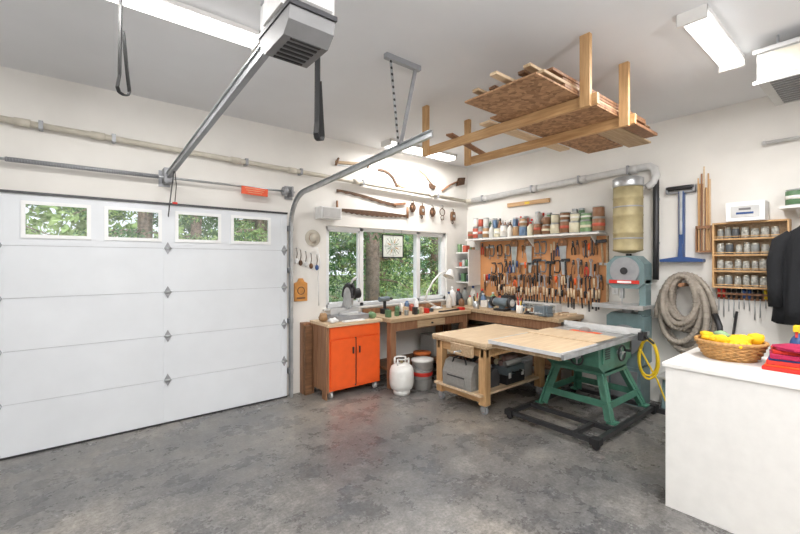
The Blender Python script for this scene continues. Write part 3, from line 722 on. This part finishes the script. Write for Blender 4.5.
for (fx,fy),(tx,ty) in zip(ft,tp):
    b.beam((fx,fy,.10),(tx,ty,.56),.085,.012,M_green,up=(0,1,0)); b.beam((fx,fy+(.03 if fy<2 else -.03),.10),(tx,ty+(.03 if fy<2 else -.03),.56),.012,.08,M_green,up=(0,1,0)); b.box(fx-.05,fx+.05,fy-.04,fy+.04,.09,.105,M_green)
def lp(i,f): return tuple(ft[i][k]+(tp[i][k]-ft[i][k])*f for k in(0,1))
for i,j in((0,1),(2,3),(0,2),(1,3)):
    p,q=lp(i,.3),lp(j,.3); b.beam((*p,.235),(*q,.235),.015,.065,M_green)
b.box(3.96,4.46,1.76,2.32,.49,.54,M_green)
b.cyl((4.50,2.12,.66),(4.74,2.12,.66),.085,M_green,n=20); b.cyl((4.74,2.12,.66),(4.76,2.12,.66),.07,M_dark,n=20)
b.prism([(1.80,.56),(2.0,.56),(2.04,.62),(2.04,.76),(1.98,.80),(1.80,.80)],'x',4.52,4.68,M_green); b.box(4.56,4.65,1.785,1.80,.65,.75,M_dark)
bx0,bx1,by0,by1=3.44,4.72,1.60,2.47
for y in(by0,by1): b.box(bx0,bx1,y-.02,y+.02,.05,.09,M_dark)
for x in(bx0,3.80,bx1): b.box(x-.02,x+.02,by0,by1,.05,.09,M_dark)
b.box(bx0,3.80,1.78,1.82,.05,.085,M_dark)
for x,y in((bx0,by0),(bx0,by1),(bx1,by0),(bx1,by1)):
    b.box(x-.04,x+.04,y-.04,y+.04,.045,.10,M_black); b.cyl((x-.015,y,.03),(x+.015,y,.03),.03,M_black)
b.done(.003)
b=B('yellow_air_hose')
pts=[]
for i in range(110):
    t=i*.35; pts.append((4.70+.012*math.sin(i*.7)-.01*math.cos(i*.23),1.64+(.09+.012*math.sin(i*.11))*math.cos(t),.58+(.20+.02*math.sin(i*.17))*math.sin(t)))
b.tube(pts,.009,M_ycord,6); b.tube([(4.70,1.64,.78),(4.69,1.64,.80),(4.66,1.66,.83)],.007,M_dark,6)
b.tube([pts[-1],(4.72,1.56,.36),(4.76,1.50,.16),(4.76,1.3,.012),(4.80,1.24,.011),(4.86,1.22,.011)],.009,M_ycord,6)
b.done()

# band saw
b=B('band_saw')
b.box(4.82,5.10,1.76,2.10,.0,.42,M_teal); b.box(4.81,4.82,1.79,2.07,.05,.38,M_gray)
b.prism([(1.73,.47),(1.78,.42),(2.08,.42),(2.13,.47),(2.13,.98),(2.08,1.02),(1.78,1.02),(1.73,.98)],'x',4.84,5.06,M_teal)
b.cyl((4.82,1.93,.72),(4.84,1.93,.72),.17,M_gray,n=28); b.cyl((4.80,1.93,.72),(4.83,1.93,.72),.03,M_dark)
b.box(4.70,5.12,1.70,2.20,1.08,1.115,M_iron); b.cyl((4.93,1.93,1.0),(4.93,1.93,1.08),.06,M_gray); b.box(4.67,4.70,1.68,2.22,1.08,1.13,M_steel)
b.prism([(1.73,1.0),(1.81,1.0),(1.79,1.2),(1.81,1.4),(1.73,1.4)],'x',4.88,5.04,M_teal)
b.prism([(1.73,1.36),(1.80,1.30),(2.06,1.30),(2.13,1.36),(2.13,1.58),(2.04,1.67),(1.82,1.67),(1.73,1.58)],'x',4.84,5.06,M_teal)
b.cyl((4.82,1.93,1.50),(4.84,1.93,1.50),.155,M_gray,n=28); b.cyl((4.81,1.93,1.50),(4.82,1.93,1.50),.04,M_dark); b.box(4.812,4.82,1.77,2.09,1.355,1.395,M_red); b.box(4.809,4.812,1.85,2.0,1.362,1.386,M_paper)
b.box(4.90,4.94,1.97,2.01,1.18,1.30,M_steel); b.box(4.918,4.922,1.985,1.995,1.11,1.3,M_steel); b.cyl((4.95,1.93,1.67),(4.95,1.93,1.695),.03,M_black)
b.box(4.86,5.0,2.13,2.25,.5,.66,M_dark)
b.done(.006)
b=B('belt_sander')
b.box(4.78,5.1,1.33,1.60,0,.05,M_dark); b.prism([(4.82,.05),(5.08,.05),(5.02,.36),(4.86,.36)],'y',1.37,1.56,M_teal); b.box(4.80,5.08,1.34,1.60,.36,.39,M_iron); b.cyl((4.82,1.47,.44),(5.05,1.47,.44),.05,M_gray,n=20); b.done(.005)

# coil hose
b=B('coiled_vacuum_hose')
pts=[];N=420
for i in range(N):
    t=2*math.pi*i/40; k=i/N
    r=.285-.15*abs(math.sin(k*6.2)); 
    pts.append((5.02+.06*math.sin(k*13)+.02*math.sin(t*1.7),1.41+.02*math.sin(k*23)+r*.92*math.cos(t+.1*math.sin(k*9)),1.44-r*1.60+(r*1.70)*math.sin(t)))
b.tube(pts,.027,M_hose,8)
for i in range(0,N-1,1):
    d=(Vector(pts[i+1])-Vector(pts[i])).normalized(); p=Vector(pts[i]); b.cyl(p-d*.006,p+d*.006,.031,M_hose,n=8)
b.cyl((XR-.001,1.41,1.36),(4.90,1.41,1.36),.02,M_woodm)
b.tube([pts[-1],Vector(pts[-1])+Vector((-.05,-.05,-.12)),Vector(pts[-1])+Vector((-.06,-.06,-.3))],.026,M_dark)
b.done()
b=B('push_broom'); b.cyl((4.70,1.04,.06),(5.165,1.00,1.1),.012,M_dark,n=10); b.box(4.62,4.78,.96,1.12,.045,.075,M_woodd); b.box(4.63,4.77,.97,1.11,.0,.045,M_black); b.done()

# blue roller stand
b=B('blue_roller_stand'); b.M=EW
b.box(1.44,1.49,.0,.06,1.64,2.37,M_blue); b.box(1.452,1.478,.06,.07,1.9,2.38,M_steel)
b.cyl((1.345,.05,2.41),(1.605,.05,2.41),.024,M_dark); b.box(1.34,1.36,.0,.07,2.36,2.43,M_gray); b.box(1.59,1.61,.0,.07,2.36,2.43,M_gray); b.box(1.34,1.61,.0,.05,2.355,2.375,M_gray)
b.prism([(1.26,1.60),(1.66,1.60),(1.66,1.63),(1.50,1.655),(1.42,1.655),(1.26,1.63)],'y',.0,.10,M_blue)
b.prism([(1.44,1.65),(1.49,1.65),(1.48,1.80),(1.45,1.80)],'y',.0,.09,M_blue)
b.done(.003)
b=B('wood_strip_bundle'); b.M=EW
for i in range(9):
    y=1.215+i*.012; b.beam((y+R.uniform(-.008,.008),.03+.012*(i%3),1.72),(y,.03+.012*(i%3),R.uniform(2.35,2.62)),.012,.012,R.choice([M_woodz,M_woodl,M_woodm]))
b.box(1.195,1.33,0,.075,1.70,1.72,M_woodm); b.box(1.195,1.33,.07,.08,1.95,1.98,M_woodm); b.box(1.19,1.20,0,.08,1.7,1.98,M_woodm); b.box(1.32,1.33,0,.08,1.7,1.98,M_woodm)
b.done()
# jar shelf
b=B('jar_shelf'); b.M=EW; ja,jb=.62,1.16
for z in(1.34,1.50,1.66,1.82,1.98): b.box(ja,jb,0,.13,z,z+.016,M_woody)
b.box(ja-.015,ja,0,.13,1.34,1.996,M_woodz); b.box(jb,jb+.015,0,.13,1.34,1.996,M_woodz); b.box(ja,jb,0,.006,1.34,1.99,M_wood)
for z in(1.34,1.50,1.66,1.82): b.box(ja,jb,.125,.13,z+.03,z+.038,M_woody)
b.done()
b=B('glass_jars')
for z in(1.3565,1.5165,1.6765,1.8365):
    y=jb-.04
    while y>ja+.04:
        r=R.uniform(.026,.034); h=R.uniform(.09,.12)
        b.lathe((XR-.07,y,z),[(r*.9,0),(r,.006),(r,h*.8),(r*.8,h*.9)],R.choice([M_jar,M_jar,CM[10],CM[6],M_jar]),12); b.lathe((XR-.07,y,z),[(r*.86,h*.86),(r*.86,h),(0,h)],M_lid,12)
        y-=2*r+.008
b.done()
b=B('cardboard_box'); b.box(4.98,5.16,.76,1.05,1.9965,2.18,M_paper); b.box(4.976,4.98,.80,1.01,2.03,2.14,M_ltgray); b.box(4.972,4.976,.84,.97,2.06,2.08,M_blue); b.box(4.972,4.976,.86,.95,2.10,2.12,M_midgray); b.done(.002)
b=B('screwdriver_rack'); b.M=EW
b.box(.60,1.16,0,.05,1.27,1.29,M_woodm); b.box(.60,1.16,0,.012,1.22,1.29,M_woodm)
for i in range(14):
    b.M=EW@T((.62+i*.04,.032,1.33)); driver(b,R.choice([M_red,M_black,M_red,M_ycord,M_blue,M_black]),R.uniform(.16,.3))
b.done()
b=B('upper_storage_shelf'); b.M=EW; b.box(-.8,.66,0,.25,2.08,2.105,M_white)
for y in(.55,0,-.7): b.prism([(0,2.08),(.2,2.08),(0,2.0)],'x',y-.01,y+.01,M_white)
b.done()
b=B('finish_cans')
y=.63
while y>-.7:
    r=R.uniform(.05,.07); can(b,XR-.13,y-r,2.1055,r,R.uniform(.12,.17),R.choice([CM[2],CM[7],CM[9],CM[0]]),CM[0])
    if R.random()<.5: can(b,XR-.13,y-r,2.28,r*.8,.1,R.choice(CM))
    y-=2*r+.01
b.done()
# jacket
b=B('black_jacket')
prof=[(1.93,.05,.04,0),(1.90,.08,.06,0),(1.86,.14,.075,0),(1.78,.18,.085,0),(1.60,.20,.085,.01),(1.40,.21,.09,.0),(1.20,.22,.095,.01),(1.06,.225,.095,0)]
vs=[];n=40;cyj=.46;cxj=4.90
for j,(z,wy,wx,o) in enumerate(prof):
    for i in range(n):
        t=2*math.pi*i/n; f=1+.13*math.sin(7*t+j*.25)*(j/7)+.06*math.sin(13*t)*(j/7)
        vs.append((cxj+wx*math.cos(t)*f,cyj+wy*math.sin(t)*f,z+.012*math.sin(5*t)*(j==7)))
fs=[(j*n+i,j*n+(i+1)%n,(j+1)*n+(i+1)%n,(j+1)*n+i) for j in range(len(prof)-1) for i in range(n)]+[tuple(range(n)),tuple(range((len(prof)-1)*n,len(prof)*n))]
b.add(vs,fs,M_jacket,True)
for s_ in(1,-1):
    b.tube([(cxj,cyj+s_*.11,1.84),(cxj-.01,cyj+s_*.18,1.78),(cxj-.03,cyj+s_*.215,1.6),(cxj-.05,cyj+s_*.215,1.4),(cxj-.06,cyj+s_*.21,1.20)],[.05,.065,.06,.052,.048],M_jacket,12)
b.tube([(cxj,cyj-.08,1.92),(cxj-.05,cyj,1.90),(cxj,cyj+.08,1.92),(cxj+.05,cyj,1.95)],.025,M_jacket,8,True)
b.tube([(cxj-.10,cyj,1.88),(cxj-.105,cyj,1.5),(cxj-.11,cyj,1.12)],.006,M_gray,6)
b.cyl((XR-.001,cyj,1.955),(cxj-.02,cyj,1.955),.012,M_woodm)
b.done()
# white counter
b=B('white_counter'); x0,x1,ya,yb=3.0,3.74,-1.2,.96
b.box(x0+.006,x1-.01,ya,yb-.012,0,.915,M_white); b.box(x0-.006,x1+.005,ya-.01,yb+.006,.915,.9415,mat('counter_top_white',(.82,.81,.79),.35,var=.03))
b.done(.003)
# basket
b=B('wicker_basket'); bc=(3.48,.71,.942)
for k in range(9):
    rr=.135+.05*(k/8)**.7; z=bc[2]+.008+k*.0125
    pts=[(bc[0]+(rr+.005*math.sin(14*t+k*math.pi))*math.cos(t),bc[1]+(rr+.005*math.sin(14*t+k*math.pi))*math.sin(t),z) for t in [2*math.pi*i/56 for i in range(56)]]
    b.tube(pts,.0075,M_wick,6,True)
b.ring((bc[0],bc[1],bc[2]+.118),.19,.012,M_wick,'z',40,8); b.lathe(bc,[(0,.0),(.14,.0),(.14,.01),(0,.01)],M_wick,28)
b.lathe(bc,[(.13,.01),(.178,.11),(.176,.112),(.128,.012)],M_wick,28); b.done()
b=B('yellow_work_gloves')
for k,(dx,dy,dz,rz,s_) in enumerate(((-.05,.05,.13,.4,1),(.04,-.05,.135,2.2,1),(.05,.07,.13,-1.0,.9),(-.07,-.06,.12,3.0,.9))):
    b.M=T((bc[0]+dx,bc[1]+dy,bc[2]+dz))@Matrix.Rotation(rz,4,'Z')@Matrix.Scale(s_,4)
    b.ball((0,0,0),(.07,.055,.028),M_yellow,.4,k*3)
    for f in range(4): b.tube([(.04,-.035+f*.023,0),(.08,-.045+f*.03,.005),(.115+.005*(f%2),-.052+f*.034,-.012)],[.014,.014,.010],M_yellow,8)
    b.tube([(.0,.04,0),(.03,.075,.0),(.055,.085,-.005)],[.016,.014,.010],M_yellow,8)
    b.tube([(-.05,0,0),(-.09,0,.004),(-.11,0,-.004)],[.035,.04,.042],M_yellow,10)
b.M=Matrix(); b.ball((bc[0]-.02,bc[1]+.04,bc[2]+.15),(.03,.05,.03),CM[3],.4,5); b.ball((bc[0],bc[1],bc[2]+.08),(.12,.12,.07),M_yellow,.3,2); b.done()
b=B('folded_towels')
z=.942
for i,(m,h,dx) in enumerate(((M_redcloth,.022,0),(M_orange,.012,.01),(M_redcloth,.024,0),(M_bcloth,.012,.005),(M_crim,.026,-.01),(M_redcloth,.022,.015))):
    w=.13-.008*i; b.rbox((3.40+dx,.385,z+h/2),(2*w,.26-.01*i,h),m,(0,0,.04*i)); z+=h+.0005
b.ball((3.39,.37,z+.012),(.10,.11,.025),M_crim,.4,2); b.done(.008,3)
b=B('spray_bottle'); bottle(b,3.66,.40,.942,.038,.22,M_blue,M_ycord); b.box(3.60,3.69,.385,.415,1.15,1.185,M_ycord); b.beam((3.63,.40,1.15),(3.62,.4,1.11),.012,.012,M_red); b.done()

# ceiling lumber rack
b=B('ceiling_lumber_rack')
for x in(2.79,3.43):
    for y in(1.37,3.03): b.box(x-.019,x+.019,y-.036,y+.036,2.69,H,M_woodz)
    b.box(x+.02,x+.055,1.30,3.10,2.705,2.785,M_woody)
b.done(.002)
b=B('stored_lumber')
b.box(2.25,3.47,1.42,2.02,2.7865,2.80,M_osb)
b.box(2.62,4.52,1.55,1.76,2.802,2.820,M_wood); b.box(2.7,4.42,1.78,2.14,2.802,2.816,M_osb); b.box(2.6,4.30,1.42,1.53,2.802,2.828,M_woodm)
b.box(2.72,4.05,2.16,2.27,2.787,2.806,M_woodl)
for lay in range(3):
    for i in range(8):
        y=1.46+i*.07; b.rbox((3.2+R.uniform(-.2,.3),y,2.843+.024*lay+.001*(i%2)),(R.uniform(1.1,1.85),.055,.021),R.choice([M_woodd,M_wood,M_woodm,M_woodl]),(0,0,R.uniform(-.01,.01)))
b.box(2.85,4.35,1.5,2.0,2.905,2.918,M_osb)
b.rbox((3.12,2.75,2.797),(.85,.07,.018),M_woodm,(0,0,.3)); b.done(.002)
# air cleaner
b=B('ceiling_air_cleaner')
b.box(3.78,4.46,-.25,.62,2.88,3.10,M_offgray); b.box(3.76,3.78,-.27,.64,2.86,2.885,M_ltgray); b.box(3.76,3.78,-.27,.64,3.08,3.11,M_ltgray); b.box(3.775,3.78,-.2,.57,2.90,3.07,M_pvc)
for i in range(11): b.box(3.83+i*.055,3.86+i*.055,-.15,.56,2.873,2.88,M_midgray)
for i in range(6): b.box(3.84,4.40,.62,.624,2.91+i*.028,2.92+i*.028,M_gray)
for x in(3.85,4.4):
    for y in(-.15,.52): b.cyl((x,y,3.10),(x,y,H),.008,M_steel)
b.done(.003)
b=B('wall_conduit'); b.cyl((5.13,.78,2.74),(5.13,-.9,2.74),.015,M_ltgray); b.cyl((5.13,.70,2.74),(XR-.001,.70,2.74),.012,M_ltgray); b.ball((5.13,.79,2.74),.022,M_ltgray); b.done()
b=B('wall_outlet'); b.box(XR-.01,XR-.001,2.14,2.21,1.2,1.32,M_paper); b.box(XR-.013,XR-.01,2.16,2.19,1.22,1.30,M_ltgray); b.done(.002)

# ---------------- outdoors ----------------
def leafm(n,a,c):
    m,t,bb=nt(n); mp=coords(t); no=noise_n(t,mp,2.5,5,.7); r=ramp(t,[(.3,a),(.7,c)]); t.links.new(no.outputs['Fac'],r.inputs[0]); t.links.new(r.outputs[0],bb.inputs['Base Color']); bb.inputs['Roughness'].default_value=.6; return m
L1=leafm('leaf_dark',(.04,.12,.04),(.13,.28,.10)); L2=leafm('leaf_light',(.16,.29,.07),(.46,.60,.24))
M_bark=mat('bark',(.28,.21,.17),.9,var=.4,scale=14,bump=.5)
b=B('outdoor_ground'); b.box(-25,40,4.8,45,-.3,-.1,leafm('grass',(.12,.2,.06),(.32,.38,.16))); b.done()
def leaves(b,c,r,n,s,m):
    for _ in range(n):
        d=Vector((R.gauss(0,1),R.gauss(0,1),R.gauss(0,1))).normalized()*R.uniform(.45,1)
        p=Vector((c[0]+d.x*r[0],c[1]+d.y*r[1],c[2]+d.z*r[2]))
        if p.z<-.05: p.z=abs(p.z)*.3
        a=Vector((R.gauss(0,1),R.gauss(0,1),R.gauss(0,1))).normalized(); e=a.cross(Vector((R.gauss(0,1),R.gauss(0,1),R.gauss(0,1)))).normalized()
        q=s*R.uniform(.5,1.2)
        b.add([p-a*q,p+e*q*.35,p+a*q,p-e*q*.35],[(0,1,2,3)],m)
b=B('shrub_hedge')
for x in range(-4,18,2):
    leaves(b,(x+R.uniform(-.5,.5),R.uniform(8.5,10.5),.6),(1.4,1.0,R.uniform(.9,1.4)),1300,.07,R.choice([L1,L2,L2]))
b.done()
for k,(x,y,r) in enumerate(((5.3,7.6,.15),(6.7,9.5,.12),(3.4,9.0,.10),(9.5,13,.22),(12.5,13,.2),(1.2,11,.15),(-1.5,10,.15),(7.4,14,.2),(4.6,13,.17),(11.,10.5,.14),(2.6,12.5,.14))):
    b=B('conifer_tree'); b.tube([(x,y,-.12),(x+.05,y,3),(x-.05,y+.05,8)],[r*1.15,r,r*.6],M_bark,12)
    zz=2.2 if k in(0,) else .9
    for i in range(9):
        z=zz+i*.62; rr=1.6*(1-i/16)
        for q in range(6):
            a=R.uniform(0,6.28); ex=x+rr*math.cos(a); ey=y+rr*math.sin(a)
            b.tube([(x,y,z+.2),((x+ex)/2,(y+ey)/2,z+.15),(ex,ey,z-.15)],[.025,.015,.006],M_bark,5)
            leaves(b,((x*.4+ex*.6),(y*.4+ey*.6),z-.02),(rr*.5,rr*.5,.24),150,.06,R.choice([L1,L1,L2]))
    b.done()
b=B('distant_tree_line')
for x in range(-16,36,3): leaves(b,(x,R.uniform(18,22),R.uniform(2,3.5)),(2.4,1.6,R.uniform(2.5,4)),1000,.28,R.choice([L1,L2,L1]))
b.done()
# world + sun
w=bpy.data.worlds.new('World'); S.world=w; w.use_nodes=True; t=w.node_tree; bg=t.nodes['Background']
tc=t.nodes.new('ShaderNodeTexCoord'); sp=t.nodes.new('ShaderNodeSeparateXYZ'); r=ramp(t,[(0,(.80,.86,.92)),(.6,(.55,.68,.88))])
t.links.new(tc.outputs['Generated'],sp.inputs[0]); t.links.new(sp.outputs[2],r.inputs[0]); t.links.new(r.outputs[0],bg.inputs[0]); bg.inputs[1].default_value=1.4
sd=bpy.data.lights.new('sun','SUN'); sd.energy=3.2; sd.angle=.02; sd.color=(1,.96,.88); so=bpy.data.objects.new('sun',sd); S.collection.objects.link(so)
so.rotation_euler=(math.radians(42),math.radians(-15),0)
# camera
cd=bpy.data.cameras.new('camera'); cd.lens=18; cd.sensor_width=36; cd.shift_y=-.00625; cd.clip_start=.05; cd.clip_end=200
co=bpy.data.objects.new('camera',cd); S.collection.objects.link(co); co.location=(0,0,1.6); co.rotation_euler=(math.pi/2,0,math.radians(-38.94)); S.camera=co
